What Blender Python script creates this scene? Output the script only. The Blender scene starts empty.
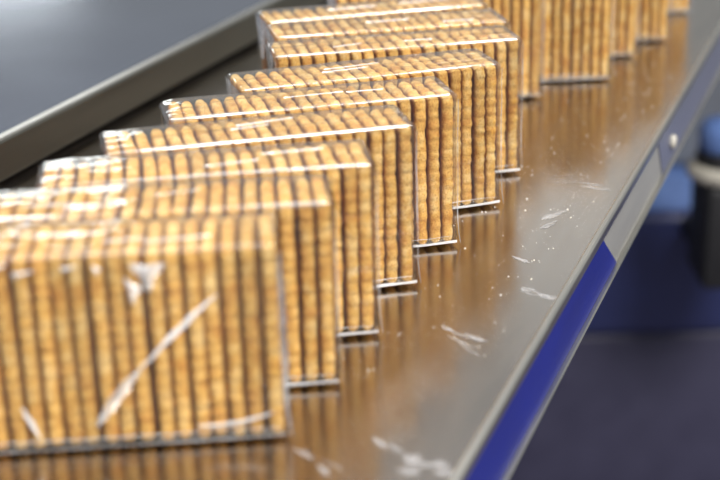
import bpy, math, random
from mathutils import Vector, Matrix, noise
random.seed(7)
scn = bpy.context.scene
COL = scn.collection
PSI = 0.366                       # direction the conveyor runs in, to the right of straight ahead

# ------------------------------------------------------------------ helpers
def mesh_obj(name, verts, faces, mat, parent=None, smooth=True, mesh=None):
    if mesh is None:
        me = bpy.data.meshes.new(name)
        me.from_pydata([tuple(v) for v in verts], [], faces)
        me.materials.append(mat)
        for p in me.polygons: p.use_smooth = smooth
        me.update()
    else:
        me = mesh
    o = bpy.data.objects.new(name, me)
    COL.objects.link(o)
    if parent: o.parent = parent
    return o

def thing(name, label, cat, loc=(0, 0, 0), rz=0.0, group=None):
    o = bpy.data.objects.new(name, None)
    COL.objects.link(o)
    o.location = loc; o.rotation_euler = (0, 0, rz)
    o.empty_display_size = .01
    o['label'] = label; o['category'] = cat
    if group: o['group'] = group
    return o

def bevel(o, w, seg=3):
    m = o.modifiers.new('bevel', 'BEVEL'); m.width = w; m.segments = seg; m.limit_method = 'ANGLE'
    m.angle_limit = math.radians(35)
    return o

def box(name, x0, x1, y0, y1, z0, z1, mat, parent=None, bw=0.0):
    v = [(x, y, z) for x in (x0, x1) for y in (y0, y1) for z in (z0, z1)]
    f = [(0, 1, 3, 2), (4, 6, 7, 5), (0, 4, 5, 1), (2, 3, 7, 6), (0, 2, 6, 4), (1, 5, 7, 3)]
    o = mesh_obj(name, v, f, mat, parent, smooth=bw > 0)
    if bw > 0: bevel(o, bw)
    return o

def prism(name, outline, y0, y1, mat, parent=None, ny=1):
    """profile in X,Z pulled along Y"""
    n = len(outline); v = []; f = []
    for j in range(ny+1):
        y = y0+(y1-y0)*j/ny
        v += [(a, y, b) for a, b in outline]
    for j in range(ny):
        for i in range(n):
            k = (i+1) % n
            f.append((j*n+i, j*n+k, (j+1)*n+k, (j+1)*n+i))
    f.append(tuple(range(n))[::-1]); f.append(tuple(ny*n+i for i in range(n)))
    return mesh_obj(name, v, f, mat, parent, smooth=False)

def lathe(name, prof, mat, parent=None, n=48, axis='Z'):
    v = []; f = []
    for r, z in prof:
        for i in range(n):
            a = 2*math.pi*i/n
            if axis == 'Z': v.append((r*math.cos(a), r*math.sin(a), z))
            else: v.append((z, r*math.cos(a), r*math.sin(a)))
    m = len(prof)
    for j in range(m-1):
        for i in range(n):
            k = (i+1) % n
            f.append((j*n+i, j*n+k, (j+1)*n+k, (j+1)*n+i))
    f.append(tuple(range(n))[::-1]); f.append(tuple((m-1)*n+i for i in range(n)))
    return mesh_obj(name, v, f, mat, parent)

# ------------------------------------------------------------------ materials
def new_mat(name):
    m = bpy.data.materials.new(name); m.use_nodes = True
    nt = m.node_tree
    for n in list(nt.nodes): nt.nodes.remove(n)
    out = nt.nodes.new('ShaderNodeOutputMaterial')
    return m, nt, out

def N(nt, t, **kw):
    n = nt.nodes.new(t)
    for k, v in kw.items():
        if k in n.inputs: n.inputs[k].default_value = v
        else: setattr(n, k, v)
    return n

def ramp(nt, fac, stops):
    r = nt.nodes.new('ShaderNodeValToRGB')
    e = r.color_ramp.elements
    while len(e) < len(stops): e.new(0.5)
    for i, (p, c) in enumerate(stops):
        e[i].position = p; e[i].color = (*c, 1)
    nt.links.new(fac, r.inputs[0])
    return r

def biscuit_material():
    m, nt, out = new_mat('baked_biscuit'); L = nt.links.new
    tc = N(nt, 'ShaderNodeTexCoord'); oi = N(nt, 'ShaderNodeObjectInfo')
    ad = N(nt, 'ShaderNodeVectorMath', operation='MULTIPLY_ADD')
    L(oi.outputs['Random'], ad.inputs[0]); ad.inputs[1].default_value = (3, 5, 7)
    L(tc.outputs['Object'], ad.inputs[2])
    n1 = N(nt, 'ShaderNodeTexNoise', Scale=130.0, Detail=5.0, Roughness=.6); L(ad.outputs[0], n1.inputs['Vector'])
    n2 = N(nt, 'ShaderNodeTexNoise', Scale=1500.0, Detail=4.0, Roughness=.7); L(ad.outputs[0], n2.inputs['Vector'])
    r1 = ramp(nt, n1.outputs[0], [(.30, (.60, .275, .050)), (.50, (.77, .46, .115)), (.66, (.87, .62, .25))])
    r2 = ramp(nt, n2.outputs[0], [(.36, (.55, .32, .15)), (.5, (1, 1, 1)), (.8, (1.0, 1.0, 1.0))])
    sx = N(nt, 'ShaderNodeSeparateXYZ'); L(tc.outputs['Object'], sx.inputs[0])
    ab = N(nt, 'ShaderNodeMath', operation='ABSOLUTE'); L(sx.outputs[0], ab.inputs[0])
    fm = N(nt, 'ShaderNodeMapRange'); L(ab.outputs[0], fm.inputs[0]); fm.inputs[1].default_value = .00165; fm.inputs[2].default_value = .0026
    fx = N(nt, 'ShaderNodeMix', data_type='RGBA'); L(fm.outputs[0], fx.inputs[0]); L(r1.outputs[0], fx.inputs[6]); fx.inputs[7].default_value = (.32, .095, .015, 1)  # broad faces browner, also deepening the gap shade by colour
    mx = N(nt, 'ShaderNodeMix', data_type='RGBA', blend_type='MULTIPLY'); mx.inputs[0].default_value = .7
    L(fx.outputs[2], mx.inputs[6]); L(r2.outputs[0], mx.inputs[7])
    hs = N(nt, 'ShaderNodeHueSaturation'); L(mx.outputs[2], hs.inputs['Color'])
    mr = N(nt, 'ShaderNodeMapRange'); L(oi.outputs['Random'], mr.inputs[0])
    mr.inputs[3].default_value = .80; mr.inputs[4].default_value = 1.08; L(mr.outputs[0], hs.inputs['Value'])
    b = N(nt, 'ShaderNodeBsdfPrincipled', Roughness=.62)
    b.inputs['Specular IOR Level'].default_value = .3
    b.inputs['Subsurface Weight'].default_value = .0
    L(hs.outputs[0], b.inputs['Base Color'])
    bp = N(nt, 'ShaderNodeBump', Strength=.8, Distance=.0006); L(n2.outputs[0], bp.inputs['Height'])
    L(bp.outputs[0], b.inputs['Normal']); L(b.outputs[0], out.inputs[0])
    return m

def film_material(name, haze, refl, bump=.0005, rough=.06, scale=70.0, patchy=False):
    """clear packaging film: see-through, sharp reflections, a little milky"""
    m, nt, out = new_mat(name); L = nt.links.new
    tc = N(nt, 'ShaderNodeTexCoord'); oi = N(nt, 'ShaderNodeObjectInfo')
    ad = N(nt, 'ShaderNodeVectorMath', operation='MULTIPLY_ADD')
    L(oi.outputs['Random'], ad.inputs[0]); ad.inputs[1].default_value = (3, 5, 7)
    mp = N(nt, 'ShaderNodeVectorMath', operation='MULTIPLY'); mp.inputs[1].default_value = (.45, 1.5, 1.0)
    L(tc.outputs['Object'], mp.inputs[0]); L(mp.outputs[0], ad.inputs[2])
    n1 = N(nt, 'ShaderNodeTexNoise', Scale=scale, Detail=3.0, Roughness=.45, Distortion=.6); L(ad.outputs[0], n1.inputs['Vector'])
    bp = N(nt, 'ShaderNodeBump', Strength=1.0, Distance=bump); L(n1.outputs[0], bp.inputs['Height'])
    lw = N(nt, 'ShaderNodeLayerWeight', Blend=.5); L(bp.outputs[0], lw.inputs['Normal'])
    pw = N(nt, 'ShaderNodeMath', operation='POWER'); pw.inputs[1].default_value = 5; L(lw.outputs['Facing'], pw.inputs[0])
    mu = N(nt, 'ShaderNodeMath', operation='MULTIPLY_ADD', use_clamp=True); mu.inputs[1].default_value = .96*refl; mu.inputs[2].default_value = .045*refl
    L(pw.outputs[0], mu.inputs[0])
    if patchy:                                                  # reflection weakened in random patches to break up the highlights
        n4 = N(nt, 'ShaderNodeTexNoise', Scale=30.0, Detail=2.0, Roughness=.5); L(ad.outputs[0], n4.inputs['Vector'])
        pr = N(nt, 'ShaderNodeMapRange'); L(n4.outputs[0], pr.inputs[0]); pr.inputs[1].default_value = .43; pr.inputs[2].default_value = .62
        pr.inputs[3].default_value = .10; pr.inputs[4].default_value = 1.0
        pm = N(nt, 'ShaderNodeMath', operation='MULTIPLY'); L(mu.outputs[0], pm.inputs[0]); L(pr.outputs[0], pm.inputs[1]); mu = pm
    tr = N(nt, 'ShaderNodeBsdfTransparent'); tr.inputs[0].default_value = (.985, .985, .985, 1)
    df = N(nt, 'ShaderNodeBsdfDiffuse'); df.inputs[0].default_value = (.93, .93, .95, 1)
    gl = N(nt, 'ShaderNodeBsdfGlossy', Roughness=rough); L(bp.outputs[0], gl.inputs['Normal'])
    n3 = N(nt, 'ShaderNodeTexNoise', Scale=45.0, Detail=4.0, Roughness=.6); L(ad.outputs[0], n3.inputs['Vector'])
    hz = N(nt, 'ShaderNodeMapRange'); L(n3.outputs[0], hz.inputs[0]); hz.inputs[1].default_value = .35; hz.inputs[2].default_value = .75
    hz.inputs[3].default_value = haze*.5; hz.inputs[4].default_value = haze*1.8
    m1 = N(nt, 'ShaderNodeMixShader'); L(hz.outputs[0], m1.inputs[0]); L(tr.outputs[0], m1.inputs[1]); L(df.outputs[0], m1.inputs[2])
    m2 = N(nt, 'ShaderNodeMixShader'); L(mu.outputs[0], m2.inputs[0]); L(m1.outputs[0], m2.inputs[1]); L(gl.outputs[0], m2.inputs[2])
    L(m2.outputs[0], out.inputs[0])
    return m

def metal_material(name, col, rough, metallic=1.0, var=.12, stretch=(1, 1, 1), scale=60.0, bump=0.0, scuff_and_glint=None):
    m, nt, out = new_mat(name); L = nt.links.new
    tc = N(nt, 'ShaderNodeTexCoord')
    mp = N(nt, 'ShaderNodeMapping'); mp.inputs['Scale'].default_value = stretch; L(tc.outputs['Object'], mp.inputs[0])
    n1 = N(nt, 'ShaderNodeTexNoise', Scale=scale, Detail=5.0, Roughness=.6); L(mp.outputs[0], n1.inputs['Vector'])
    b = N(nt, 'ShaderNodeBsdfPrincipled', Metallic=metallic)
    lo = tuple(c*(1-var) for c in col); hi = tuple(min(1, c*(1+var)) for c in col)
    r = ramp(nt, n1.outputs[0], [(.3, lo), (.7, hi)])
    mr = N(nt, 'ShaderNodeMapRange'); L(n1.outputs[0], mr.inputs[0]); mr.inputs[1].default_value = .3; mr.inputs[2].default_value = .7
    mr.inputs[3].default_value = rough*.8; mr.inputs[4].default_value = rough*1.25
    if scuff_and_glint:
        n2 = N(nt, 'ShaderNodeTexNoise', Scale=22.0, Detail=8.0, Roughness=.68, Distortion=.8); L(tc.outputs['Object'], n2.inputs['Vector'])
        r2 = ramp(nt, n2.outputs[0], [(.63, (0, 0, 0)), (.74, (.40, .40, .40))])
        mx = N(nt, 'ShaderNodeMix', data_type='RGBA'); L(r2.outputs[0], mx.inputs[0]); L(r.outputs[0], mx.inputs[6]); mx.inputs[7].default_value = (*scuff_and_glint, 1)
        L(mx.outputs[2], b.inputs['Base Color'])
        ra = N(nt, 'ShaderNodeMath', operation='MULTIPLY_ADD'); ra.inputs[1].default_value = .25
        L(r2.outputs[0], ra.inputs[0]); L(mr.outputs[0], ra.inputs[2]); L(ra.outputs[0], b.inputs['Roughness'])
    else:
        L(r.outputs[0], b.inputs['Base Color']); L(mr.outputs[0], b.inputs['Roughness'])
    if bump:
        bp = N(nt, 'ShaderNodeBump', Strength=1.0, Distance=bump); L(n1.outputs[0], bp.inputs['Height']); L(bp.outputs[0], b.inputs['Normal'])
    L(b.outputs[0], out.inputs[0])
    return m

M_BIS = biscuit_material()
M_FILM = film_material('clear_film', .018, 1.3, .0008)
M_FOLD_VEIL = film_material('fold_and_veil_film', .16, 1.6, .0003, .10, 120)
M_EDGE = film_material('stretched_film_edge', .10, 9.0, .0006, .12, 60, True)
M_RIM = film_material('film_rim', .28, 1.2, .0003, .15, 60)
M_HEM = film_material('film_hem', .62, 1.2, .0001, .15, 60)
M_CREASE = film_material('creased_film', .55, 3.0, .0006, .12, 150)
M_BED = metal_material('polished_steel_bed', (.47, .42, .37), .205, 1.0, .05, (1, .12, 1), 90, .00003, scuff_and_glint=(.72, .70, .66))
M_LIP = metal_material('steel_edge', (.56, .54, .49), .34, 1.0, .05, (1, .1, 1), 120)
M_SIDE = metal_material('steel_side', (.40, .395, .375), .45, .35, .08, (1, .1, 1), 60)
M_GREY = metal_material('grey_enamel', (.17, .18, .20), .4, 0.0, .08, (1, 1, 1), 20)
M_BLUE = metal_material('blue_paint', (.010, .020, .24), .35, 0.0, .10, (1, .3, 1), 50)
M_SLATE = metal_material('slate_tone', (.16, .17, .24), .40, 0.0, .08, (1, .3, 1), 40)
M_RAIL = metal_material('dull_rail', (.17, .168, .142), .42, 1.0, .12, (1, .08, 1), 50)
M_BLACK = metal_material('black_rubber', (.012, .012, .014), .6, 0.0, .2)
M_TABLE = metal_material('table_steel', (.27, .29, .345), .22, 1.0, .04, (1, 1, 1), 5)
M_NAVY = metal_material('navy_enamel', (.030, .040, .135), .35, 0.0, .08, (1, 1, 1), 20)
M_KNOB = metal_material('blue_plastic', (.13, .22, .50), .3, 0.0, .08, (1, 1, 1), 40)
M_CREAM = metal_material('cream_enamel', (.52, .49, .42), .35, 0.0, .06, (1, 1, 1), 40)
M_DARK = metal_material('dark_enamel', (.048, .046, .088), .5, 0.0, .1, (1, 1, 1), 20)
M_FLOOR = metal_material('dark_floor', (.10, .085, .115), .55, 0.0, .12, (1, 1, 1), 6)

# ------------------------------------------------------------------ biscuit
BW, BH, PITCH, NB = .0284, .0623, .00558, 20      # depth, height, spacing, number in a pack
def biscuit_mesh(seed):
    """a thin upright biscuit: rounded rectangle with a beaded (scalloped) rim, face across X"""
    rnd = random.Random(seed)
    r = .0016; n_side = {'v': 13, 'h': 5}; per = 8
    P = []
    hw, hh = BW/2, BH/2
    # walk the outline by arc length
    segs = [('l', (hw, -hh+r), (hw, hh-r)), ('a', (hw-r, hh-r), 0), ('l', (hw-r, hh), (-hw+r, hh)), ('a', (-hw+r, hh-r), 90),
            ('l', (-hw, hh-r), (-hw, -hh+r)), ('a', (-hw+r, -hh+r), 180), ('l', (-hw+r, -hh), (hw-r, -hh)), ('a', (hw-r, -hh+r), 270)]
    def at(seg, t):
        if seg[0] == 'l':
            (a, b), (c, d) = seg[1], seg[2]
            L = math.hypot(c-a, d-b)
            return (a+(c-a)*t, b+(d-b)*t), ((d-b)/L, -(c-a)/L)
        an = math.radians(seg[2]+90*t)
        return (seg[1][0]+r*math.cos(an), seg[1][1]+r*math.sin(an)), (math.cos(an), math.sin(an))
    lens = [math.hypot(s[2][0]-s[1][0], s[2][1]-s[1][1]) if s[0] == 'l' else r*math.pi/2 for s in segs]
    tot = sum(lens); n = 300; amps = []
    for i in range(n):
        s = tot*i/n; k = 0
        while s > lens[k]: s -= lens[k]; k += 1
        p, nn = at(segs[k], s/lens[k])
        amp = 1.0
        if segs[k][0] == 'a': ph = k*40.0; bead = .45
        else:
            cnt = 14 if k in (0, 4) else 3
            ph = k*40+cnt*s/lens[k]+.18*noise.noise(Vector((s*300, seed*2.3, k)))
            bead = abs(math.sin(math.pi*ph))**.75
            amp = 1.0 if cnt == 14 else 2.3
        amps.append(amp)
        bead *= .8+.35*noise.noise(Vector((math.floor(ph)*1.7, seed*3.1, 0)))
        P.append((p, nn, bead, ph))
    rings = []   # (inset, half thickness, bead influence on the outline, bead influence on the thickness)
    T = .00256
    prof = [(.009, T*.97, 0, 0), (.0045, T*.98, 0, .0), (.0022, T*.95, .1, .05), (.0013, T*.89, .5, .22), (.00045, T*.70, .9, .36), (0, T*.34, 1, .42)]
    prof = prof + [(a, -b, c, d) for a, b, c, d in prof[::-1]]
    verts = []; faces = []
    for inset, th, bi, bt in prof:
        for (p, nn, bead, ph), amp in zip(P, amps):
            off = -inset+(bead-.7)*.00042*amp*bi
            k = 1-bt*(1-bead)*.9
            y = p[0]+nn[0]*off; z = p[1]+nn[1]*off
            q = Vector((th*90, y*170, z*170+seed*9))
            d = noise.noise(q*1.2)*.00030+noise.noise(q*3.1)*.00017
            d2 = noise.noise(q*.8+Vector((5, 3, 1)))*.00042
            verts.append((th*k+d+d2*.8, y+nn[0]*d*1.3, z+nn[1]*d*1.3))
    m = len(prof)
    for j in range(m-1):
        for i in range(n):
            k = (i+1) % n
            faces.append((j*n+i, (j+1)*n+i, (j+1)*n+k, j*n+k))
    for j, sgn in ((0, 1), (m-1, -1)):
        c = len(verts); verts.append((prof[j][1], 0, 0))
        for i in range(n):
            k = (i+1) % n
            faces.append((c, j*n+i, j*n+k) if sgn > 0 else (c, j*n+k, j*n+i))
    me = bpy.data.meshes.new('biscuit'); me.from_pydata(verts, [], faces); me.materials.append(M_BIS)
    for p in me.polygons: p.use_smooth = True
    return me
BISCUITS = [biscuit_mesh(s) for s in range(6)]

# ------------------------------------------------------------------ wrapper
PL, PD, PH = .1128, .0297, .0650                  # pack length, depth, height
def wrapper_section():
    """closed outline in Y,Z: y=0 front face, y=PD back face; the lower front edge is lifted a little"""
    def arc(cy, cz, r, a0, a1, n):
        return [(cy+r*math.cos(math.radians(a0+(a1-a0)*i/n)), cz+r*math.sin(math.radians(a0+(a1-a0)*i/n))) for i in range(n+1)]
    r = .0019; pts = []
    c = .0012                                                   # the film bridges the front top edge in a narrow facet
    pts += [(0, PH-c-.0004), (.00008, PH-c-.0001)]
    pts += [(.00012+(c-.0001)*t-.00022*math.sin(math.pi*t), PH-c+(c-.0001)*t+.00022*math.sin(math.pi*t)) for t in (0, .14, .28, .43, .57, .71, .86, 1)]
    pts += [(c+.0003, PH-.00002)]
    pts += [(r+.0004+(PD-2*r-.0004)*i/12, PH+.0002*math.sin(math.pi*i/12)) for i in range(1, 12)]
    pts += arc(PD-r, PH-r, r, 90, 0, 7)
    pts += [(PD, PH-r-(PH-2*r-.001)*i/20) for i in range(1, 20)]
    pts += arc(PD-r, .001+r, r, 0, -90, 5)
    pts += [(PD-r-(PD-2*r)*i/10, .0001+.0016*abs(1-i/5)**2) for i in range(1, 10)]
    pts += arc(r*.6, .0017+r*.6, r*.6, 270, 180, 4)
    pts += [(0, .0017+r*.6+(PH-r-.0017-r*.6-.0002)*i/20) for i in range(1, 20)]
    return pts
SEC = wrapper_section()

def wrapper_mesh(seed, crumple_left=0.0):
    n = len(SEC); cy, cz = PD/2, PH/2; verts = []; faces = []
    stations = []
    m = 84; rc = .0012
    for j in range(6): stations.append((-PL+rc*(1-math.cos(math.pi/2*j/6)), rc*(1-math.sin(math.pi/2*j/6))))
    for j in range(m+1): stations.append((-PL+rc+(PL-2*rc)*j/m, 0))
    for j in range(1, 7): stations.append((-rc+rc*math.sin(math.pi/2*j/6), rc*(1-math.cos(math.pi/2*j/6))))
    so = Vector((seed*3.7, seed*1.9, 0))
    for (x, ins) in stations:
        e = max(0, 1-min(-x, PL+x)/.012)
        el = max(0, 1-(PL+x)/.010)
        for (y, z) in SEC:
            ky = (PD/2-ins)/(PD/2); kz = (PH/2-ins)/(PH/2)
            yy = cy+(y-cy)*ky; zz = cz+(z-cz)*kz
            d = Vector((0, y-cy, (z-cz)*PD/PH)).normalized()
            q = Vector((x*60, y*160, z*90))+so
            q2 = Vector((x*220, y*260, z*200))+so
            a = noise.noise(q)*.00030+noise.noise(q2)*.00009
            a += e*e*(noise.noise(q2*1.1+Vector((9, 0, 0)))*.0007-.0002)
            a += crumple_left*el*(noise.noise(q2*.8+Vector((3, 3, 0)))*.0016-.0022*el)
            xx = x+e*e*noise.noise(q2+Vector((0, 7, 2)))*.0004 - crumple_left*el*el*.0016
            low = min(1, zz/.006)
            if z > PH-.003: a *= .55
            verts.append((xx, yy+d.y*a*low, zz+d.z*a*low))
    ms = len(stations)
    for j in range(ms-1):
        for i in range(n):
            k = (i+1) % n
            faces.append((j*n+i, (j+1)*n+i, (j+1)*n+k, j*n+k))
    # the two end faces, gathered towards an envelope fold
    for side, base in ((-1, 0), (1, (ms-1)*n)):
        x0 = -PL if side < 0 else 0
        prev = base
        for kk, s in enumerate((.82, .6, .35)):
            st = len(verts)
            for i, (y, z) in enumerate(SEC):
                q = Vector((y*300, z*300, side*3+kk))+so
                verts.append((x0-side*.0003*(kk+1)+noise.noise(q)*.0004, cy+(y-cy)*s, cz+(z-cz)*(s*.6+.4*s)))
            for i in range(n):
                k = (i+1) % n
                faces.append((prev+i, st+i, st+k, prev+k) if side > 0 else (prev+i, prev+k, st+k, st+i))
            prev = st
        faces.append(tuple(prev+i for i in range(n)))
    me = bpy.data.meshes.new('wrapper'); me.from_pydata(verts, [], faces); me.materials.append(M_FILM); me.materials.append(M_EDGE); me.materials.append(M_FOLD_VEIL)
    for j in range(6, ms-8):
        for i in range(1, 10): me.polygons[j*n+i].material_index = 1
        for i in range(22, 29): me.polygons[j*n+i].material_index = 2  # pale reflection veil of the back top edge, painted with hazier film
    for p in me.polygons: p.use_smooth = True
    return me

def sheet(name, fn, nu, nv, mat, parent):
    v = [fn(i/nu, j/nv) for j in range(nv+1) for i in range(nu+1)]
    f = [(j*(nu+1)+i, j*(nu+1)+i+1, (j+1)*(nu+1)+i+1, (j+1)*(nu+1)+i) for j in range(nv) for i in range(nu)]
    return mesh_obj(name, v, f, mat, parent)

def ribbon(name, pts, w, mat, parent, nrm, bulge=.0003):
    """a narrow raised crease following pts, width w at its middle"""
    v = []; f = []; n = len(pts); K = 5; nrm = Vector(nrm)
    for i, p in enumerate(pts):
        p = Vector(p)
        t = (Vector(pts[min(i+1, n-1)])-Vector(pts[max(i-1, 0)])).normalized()
        s = t.cross(nrm).normalized()
        ww = w*(.12+.88*math.sin(math.pi*(i+.3)/(n-.4))**.8)*(1+.35*noise.noise(p*900))
        for k in range(K):
            a = (k/(K-1)-.5)
            v.append(p+s*ww*a+nrm*bulge*math.cos(math.pi*a))
    for i in range(n-1):
        for k in range(K-1):
            f.append((i*K+k, i*K+k+1, (i+1)*K+k+1, (i+1)*K+k))
    return mesh_obj(name, v, f, mat, parent)

def line(a, b, n=16, sag=0.0, wob=.0004, seed=0):
    a = Vector(a); b = Vector(b); d = b-a
    return [a+d*t+Vector((0, 0, 1))*sag*math.sin(math.pi*t)+Vector((noise.noise(Vector((t*6, seed, 1))), 0, noise.noise(Vector((t*6, seed, 5)))))*wob
            for t in [i/(n-1) for i in range(n)]]

def make_pack(i, x, y, yaw, label):
    rnd = random.Random(100+i)
    root = thing('biscuit_pack', label, 'biscuit pack', (x, y, 0), yaw, 'packs of biscuits in a row on the conveyor')
    # biscuits, on edge, one behind another along the pack
    x0 = -PL/2-PITCH*(NB-1)/2
    for k in range(NB):
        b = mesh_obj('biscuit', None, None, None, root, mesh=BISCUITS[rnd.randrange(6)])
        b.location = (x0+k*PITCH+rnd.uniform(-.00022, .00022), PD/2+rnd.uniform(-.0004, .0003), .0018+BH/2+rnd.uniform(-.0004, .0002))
        b.rotation_euler = (rnd.uniform(-.006, .006)+(math.pi if rnd.random() < .5 else 0), rnd.uniform(-.008, .008), rnd.uniform(-.03, .03))
        if abs(b.rotation_euler.x) > 1: b.rotation_euler.x = math.pi
    w = mesh_obj('wrapper', None, None, None, root, mesh=wrapper_mesh(i+1, 1.0 if i == 4 else (.35 if i in (3, 6) else .1)))
    # turned-under film along the foot of the front face
    s = i*7.3
    def foot(u, v):
        xx = -PL+.001+(PL-.0012)*u
        zz = .0016+.0011*v
        yy = -.0006+noise.noise(Vector((xx*150, s, v)))*.0002
        return (xx, yy, zz+noise.noise(Vector((xx*120, s+4, v)))*.0003*(1 if v > .5 else .3)+.0003*u**6)
    sheet('bottom_fold', foot, 90, 5, M_HEM if 0 < i < 8 else M_RIM, root)
    ribbon('seal_line', [(-PL+.002+(PL-.004)*t/40, -.0002, .0046+noise.noise(Vector((t*.35, s, 2)))*.0005) for t in range(41)], .0005, M_HEM, root, (0, -1, 0), .0002)
    # film edges at the two front corners, highlight painted as pale haze
    for xe in (.0003, -PL-.0003):
        ribbon('side_edge', [(xe+(.0014 if xe > 0 else -.0014)*math.exp(-z_/.006)+(noise.noise(Vector((z_*80, s, xe*999)))*.0004), -.0001, z_) for z_ in [.0015+(PH-.004)*t/30 for t in range(31)]],
               .0009 if i else .0022, M_RIM, root, (.5, -1, 0), .0003)
    # envelope folds at both ends: an upper and a lower triangle
    for side in (-1, 1):
        xb = (.0005 if side > 0 else -PL-.0005)
        for top in (0, 1):
            def flap(u, v):
                hgt = .012*(1-v)
                y_ = PD/2+(u-.5)*(PD-.002)*(1-.75*v)
                z_ = (PH-.0012-v*.020) if top else (.0025+v*.018)
                return (xb+side*(.0002+.0005*math.sin(math.pi*u)*v+.0004*noise.noise(Vector((u*5, v*4+s, side+top*2)))), y_, z_)
            sheet('end_fold', flap, 10, 8, M_FOLD_VEIL if side > 0 else M_RIM, root)
    # creases in the film
    for k in range(2):
        a = rnd.uniform(-PL*.9, -PL*.25); ln = rnd.uniform(.012, .026); yy = rnd.uniform(.004, .018)
        ribbon('crease', [(p.x, p.y, PH+.00025) for p in line((a, yy, 0), (a+ln, yy+rnd.uniform(-.001, .004), 0), 12, seed=s+k)], .0009, M_CREASE, root, (0, 0, 1), .0003)
    return root

PACKS = [
 (-.0240, .3888, .070, 'nearest biscuit pack, blurred, at lower left, a long diagonal crease across its clear film'),
 (-.0081, .4235, .074, 'film-wrapped biscuit pack directly behind the nearest pack, left end cut off by the photo edge'),
 (.0058, .4615, .131, 'biscuit pack third from the front, its square left end against the lower dark rail slot'),
 (.0215, .5058, .222, 'sharp biscuit pack fourth from the front, between the third pack and the crumpled-end pack'),
 (.0398, .5466, .222, 'biscuit pack whose crumpled rounded film end sticks out on the left, fifth from the front'),
 (.0620, .5930, .285, 'biscuit pack sixth from the front, square left end just before the bunched group'),
 (.0760, .6365, .185, 'biscuit pack with a broad white glare line along its top edge, seventh from the front'),
 (.0743, .6740, .195, 'biscuit pack squeezed behind the white glare edge, only a thin strip of its top visible'),
 (.0677, .7127, .250, 'topmost pack of the tightly bunched group, its tan left end face turned to the camera'),
 (.1024, .7640, .190, 'out of focus pack just right of the bunched group, a narrow strip of front visible'),
 (.1462, .7969, .063, 'wide blurred pack at the top, tall row of biscuits above a dark foot line'),
 (.1707, .8484, .080, 'narrow visible strip of a blurred pack between two wider packs at the top right'),
 (.1982, .8866, .080, 'blurred pack second from the right at the top edge of the photo'),
 (.2297, .9647, .080, 'farthest biscuit pack, at the top right corner beside the bare steel'),
]
roots = [make_pack(i, *p) for i, p in enumerate(PACKS)]

# marks on the nearest pack's film: long diagonal crease, bright puckers
P0 = roots[0]
ribbon('crease', line((-.0570, -.0012, .0095), (-.0430, -.0012, .0270), 16, .001, .0005, 2), .0036, M_CREASE, P0, (0, -1, 0), .0006)
ribbon('crease', line((-.0450, -.0012, .0250), (-.0185, -.0012, .0505), 22, .001, .0006, 3), .0018, M_HEM, P0, (0, -1, 0), .0004)
ribbon('crease', line((-.0270, -.0012, .0075), (-.0040, -.0012, .0105), 18, -.0015, .0006, 5), .0016, M_CREASE, P0, (0, -1, 0), .0006)
def pucker(cx, cz, sx, sz, rot, parent):
    v = [(cx, -.0026, cz)]; f = []; n = 22
    for i in range(n):
        a = 2*math.pi*i/n
        rr = 1-.62*abs(math.sin(1.5*a))**.7
        px, pz = sx*rr*math.cos(a), sz*rr*math.sin(a)
        c, s_ = math.cos(rot), math.sin(rot)
        v.append((cx+px*c-pz*s_, -.0009, cz+px*s_+pz*c))
    for i in range(n): f.append((0, 1+(i+1) % n, 1+i))
    return mesh_obj('pucker', v, f, M_CREASE, parent)
pucker(-.0385, .0580, .0066, .0070, .5, P0)
pucker(-.0430, .0530, .0030, .0060, .2, P0)
for (cx, cz, a, b) in ((-.0810, .0625, .0030, .0018), (-.0530, .0600, .0014, .0024), (-.0750, .0600, .0050, .0014), (-.0615, .0610, .0036, .0012)):
    pucker(cx, cz, a, b, .2, P0)
ribbon('crease', line((-.0745, -.0010, .0060), (-.0790, -.0010, .0170), 12, 0, .0006, 8), .0016, M_CREASE, P0, (0, -1, 0), .0005)

# ------------------------------------------------------------------ conveyor (local Y runs along it)
conv = thing('conveyor', 'long polished steel conveyor with blue side strip, carrying the row of biscuit packs', 'conveyor', (0, 0, 0), -PSI)
XL, XR, U0, U1 = -.3836, -.1041, .02, 2.6
box('bed', XL-.02, XR-.0030, U0, U1, -.0035, 0, M_BED, conv)
lipprof = [(XR-.0034, -.003), (XR-.0034, .0002), (XR-.0028, .0008), (XR-.0010, .0008), (XR-.0002, .0004), (XR, -.0003), (XR, -.003)]
prism('edge_lip', lipprof, U0, U1, M_LIP, conv)
box('side_plate', XR-.0028, XR-.0008, U0, U1, -.0270, -.003, M_SIDE, conv)
# coloured strips on the outside of the side plate, blue one cut at a slant
def strip(name, ya, yb, slant_a, slant_b, mat):
    x0, x1 = XR-.0010, XR-.0002; zt, zb = -.0022, -.0264
    v = []
    for x in (x0, x1):
        v += [(x, ya+slant_a, zt), (x, ya, zb), (x, yb, zb), (x, yb+slant_b, zt)]
    f = [(0, 1, 2, 3), (7, 6, 5, 4), (0, 4, 5, 1), (1, 5, 6, 2), (2, 6, 7, 3), (3, 7, 4, 0)]
    return mesh_obj(name, v, f, mat, conv, smooth=False)
strip('blue_strip', U0, .590, 0, -.035, M_BLUE)
strip('slate_strip', .715, U1, -.02, 0, M_SLATE)  # slate-toned stretch along the far part of the side plate
prism('bottom_flange', [(XR-.0028, -.0284), (XR-.0028, -.0267), (XR+.0012, -.0267), (XR+.0018, -.0272), (XR+.0012, -.0284)], U0, U1, M_LIP, conv)
bolt = lathe('bolt', [(.0001, .0030), (.0030, .0028), (.0038, .0018), (.0038, 0)], M_CREAM, conv, 24, 'X')
bolt.location = (XR-.0002, .7265*math.cos(PSI)+.1669*math.sin(PSI), -.0150)
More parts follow.
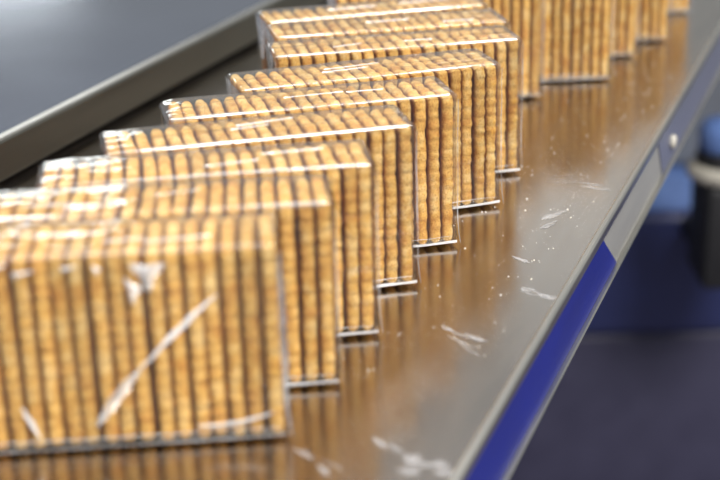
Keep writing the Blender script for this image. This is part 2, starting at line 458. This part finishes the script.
# pale streaks on the bed: rubs, a film tail, painted film reflections
M_SCUFF_GLINT = film_material('rubbed_and_glint_streak', .16, 1.6, .0006, .3, 200, True)
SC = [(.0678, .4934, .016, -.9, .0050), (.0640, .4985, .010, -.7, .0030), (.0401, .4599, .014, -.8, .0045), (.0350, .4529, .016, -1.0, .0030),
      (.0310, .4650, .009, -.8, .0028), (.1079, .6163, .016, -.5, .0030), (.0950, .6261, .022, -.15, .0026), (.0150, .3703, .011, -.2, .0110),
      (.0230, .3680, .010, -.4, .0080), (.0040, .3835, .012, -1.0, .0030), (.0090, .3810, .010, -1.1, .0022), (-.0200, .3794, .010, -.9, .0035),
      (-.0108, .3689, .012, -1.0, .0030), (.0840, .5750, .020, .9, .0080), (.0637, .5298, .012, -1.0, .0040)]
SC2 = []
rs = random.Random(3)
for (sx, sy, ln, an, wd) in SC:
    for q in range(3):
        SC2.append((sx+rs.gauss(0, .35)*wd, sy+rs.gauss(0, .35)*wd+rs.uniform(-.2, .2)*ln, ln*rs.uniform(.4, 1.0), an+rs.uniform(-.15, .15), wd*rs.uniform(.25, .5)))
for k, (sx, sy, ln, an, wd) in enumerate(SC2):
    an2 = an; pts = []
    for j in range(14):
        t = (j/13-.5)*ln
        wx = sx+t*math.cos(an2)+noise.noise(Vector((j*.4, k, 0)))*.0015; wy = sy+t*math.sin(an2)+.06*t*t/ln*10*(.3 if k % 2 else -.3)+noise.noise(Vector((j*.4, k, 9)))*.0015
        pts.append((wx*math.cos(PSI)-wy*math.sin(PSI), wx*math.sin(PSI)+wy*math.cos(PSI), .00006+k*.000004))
    ribbon('scuff_and_glint', pts, wd, M_SCUFF_GLINT, conv, (0, 0, 1), .00003)
# left guide rail over a dark slot
prism('rail_seal', [(XL-.006, 0), (XL-.004, .0034), (XL-.012, .0034), (XL-.012, 0)], U0, U1, M_BLACK, conv)
prism('guide_rail', [(XL-.0005, .0034), (XL, .0044), (XL, .0212), (XL-.0008, .0222), (XL-.004, .0222), (XL-.004, .0034)], U0, U1, M_RAIL, conv)
prism('rail_cap', [(XL-.0006, .02225), (XL-.0012, .0232), (XL-.0050, .0232), (XL-.0050, .02225)], U0, U1, M_LIP, conv)
for lx in (XL+.02, XR-.05):
    for ly in (U0+.05, 2.2):
        box('support_leg', lx-.02, lx+.02, ly-.02, ly+.02, -.85, -.0035, M_SIDE, conv, .002)

# steel work table left of the rail
tab = thing('steel_table', 'blue-grey steel table surface blurred behind the left guide rail', 'table', (0, 0, 0), -PSI)
box('table_top', XL-.95, XL-.0125, U0, U1, .010, .0185, M_TABLE, tab, .001)
for lx in (XL-.90, XL-.06):
    for ly in (U0+.06, 2.45):
        box('leg', lx-.02, lx+.02, ly-.02, ly+.02, -.85, .010, M_SIDE, tab, .002)

# ------------------------------------------------------------------ machine to the right, below the conveyor's level
cab = thing('machine_housing', 'dark blue machine housing with a lighter blue top, blurred beyond the conveyor side', 'machine', (.33, 1.42, -.85))
box('base', -.19, .42, -.055, .37, 0, .42, M_DARK, cab, .006)
box('cover', -.20, .43, -.06, .38, .42, .557, M_NAVY, cab, .012)
box('top_panel', -.19, .42, -.05, .37, .5565, .560, M_KNOB, cab, .001)
box('rear_box', -.19, .42, .07, .55, .562, .79, M_GREY, cab, .01)
mot = thing('adjusting_knob', 'blue knob on a cream disc above a black block at the right edge', 'knob', (.328, 1.211, -.320))
box('block', -.022, .064, -.034, .034, .020, .116, M_BLACK, mot, .005)
box('bracket', .000, .050, .020, .150, .004, .024, M_BLACK, mot, .003)
lathe('disc', [(.030, .116), (.034, .119), (.034, .127), (.029, .130)], M_CREAM, mot)
lathe('collar', [(.026, .130), (.0265, .132), (.0265, .139), (.024, .142)], M_BLACK, mot)
lathe('knob', [(.023, .142), (.025, .145), (.025, .162), (.020, .168), (.009, .170)], M_KNOB, mot)

# crumbs scattered on the steel
cv = []; cf = []
rc = random.Random(5)
for k in range(240):
    t = rc.random()
    u = .40+.45*rc.random(); v = XR-.012-abs(rc.gauss(.02, .04))
    X = v*math.cos(PSI)+u*math.sin(PSI); Y = -v*math.sin(PSI)+u*math.cos(PSI)
    s = rc.choice((.00018, .00022, .0003, .00045)); b = len(cv)
    for d in ((1, 0, 0), (0, 1, 0), (-1, 0, 0), (0, -1, 0), (0, 0, 1.2)):
        cv.append((X+d[0]*s*rc.uniform(.6, 1.2), Y+d[1]*s*rc.uniform(.6, 1.2), max(0, d[2])*s))
    cf += [(b, b+1, b+4), (b+1, b+2, b+4), (b+2, b+3, b+4), (b+3, b, b+4), (b+3, b+2, b+1, b)]
M_CRUMB = metal_material('pale_crumb', (.85, .78, .66), .7, 0.0, .1)
crumbs = mesh_obj('crumbs', cv, cf, M_CRUMB, smooth=False)
crumbs['label'] = 'tiny pale biscuit crumbs scattered on the bare steel conveyor'; crumbs['category'] = 'crumbs'; crumbs['kind'] = 'stuff'

fl = box('floor', -4, 4, -3, 6, -.90, -.85, M_FLOOR); fl['kind'] = 'structure'

# ------------------------------------------------------------------ light
w = bpy.data.worlds.new('World'); scn.world = w; w.use_nodes = True
nt = w.node_tree; bg = nt.nodes['Background']
tc = N(nt, 'ShaderNodeTexCoord'); sp = N(nt, 'ShaderNodeSeparateXYZ'); nt.links.new(tc.outputs['Generated'], sp.inputs[0])
rp = ramp(nt, sp.outputs[2], [(0.0, (.20, .20, .21)), (.25, (.35, .37, .375)), (.6, (.55, .57, .60)), (1.0, (.7, .72, .75))])
nt.links.new(rp.outputs[0], bg.inputs[0]); bg.inputs[1].default_value = .9

def area(name, loc, target, sx, sy, power, col=(1, 1, 1)):
    l = bpy.data.lights.new(name, 'AREA'); l.shape = 'RECTANGLE'; l.size = sx; l.size_y = sy; l.energy = power; l.color = col
    o = bpy.data.objects.new(name, l); COL.objects.link(o); o.location = loc
    o.rotation_euler = (Vector(target)-Vector(loc)).to_track_quat('-Z', 'Y').to_euler()
    return o
area('ceiling_and_fill_light', (.9, -.9, 1.7), (0, .55, 0), 1.0, .8, 74, (1, .97, .92))
area('ceiling_and_fill_light', (.0, .95, 2.0), (0, .65, 0), 2.2, .9, 25, (1, .99, .98))
area('ceiling_and_fill_light', (-1.8, .5, 1.3), (0, .65, 0), .8, .6, 26, (.97, .98, 1))  # unseen fill from the left, added to brighten the packs' left ends
area('ceiling_and_fill_light', (-.9, 2.1, 2.2), (0, .6, 0), .5, .3, 10, (.96, .98, 1))
area('ceiling_and_fill_light', (.85, 5.6, 1.95), (.1, .6, 0), .9, .45, 1.0, (.96, 1, 1))
area('ceiling_and_fill_light', (-1.62, 7.0, 1.75), (-.3, 1, 0), .8, .5, 9, (.95, 1, .99))
for o in COL.objects:
    if o.type == 'LIGHT': o['kind'] = 'structure'

# ------------------------------------------------------------------ camera
cd = bpy.data.cameras.new('camera'); cam = bpy.data.objects.new('camera', cd); COL.objects.link(cam)
PITCH_C, ROLL = math.radians(21.26), math.radians(-1.64)
F = Vector((0, math.cos(PITCH_C), -math.sin(PITCH_C))); R0 = Vector((1, 0, 0)); U_0 = R0.cross(F)
R = math.cos(ROLL)*R0+math.sin(ROLL)*U_0; U = -math.sin(ROLL)*R0+math.cos(ROLL)*U_0
cam.matrix_world = Matrix(((R.x, U.x, -F.x, 0), (R.y, U.y, -F.y, 0), (R.z, U.z, -F.z, .2166), (0, 0, 0, 1)))
cd.sensor_width = 36; cd.lens = 1431.3*36/720; cd.clip_start = .01
cd.dof.use_dof = True; cd.dof.focus_distance = .59; cd.dof.aperture_fstop = 7.5
scn.camera = cam
scn.view_settings.view_transform = 'Standard'; scn.view_settings.look = 'None'
scn.view_settings.gamma = 1; scn.view_settings.exposure = 0.10
scn.cycles.transparent_max_bounces = 24
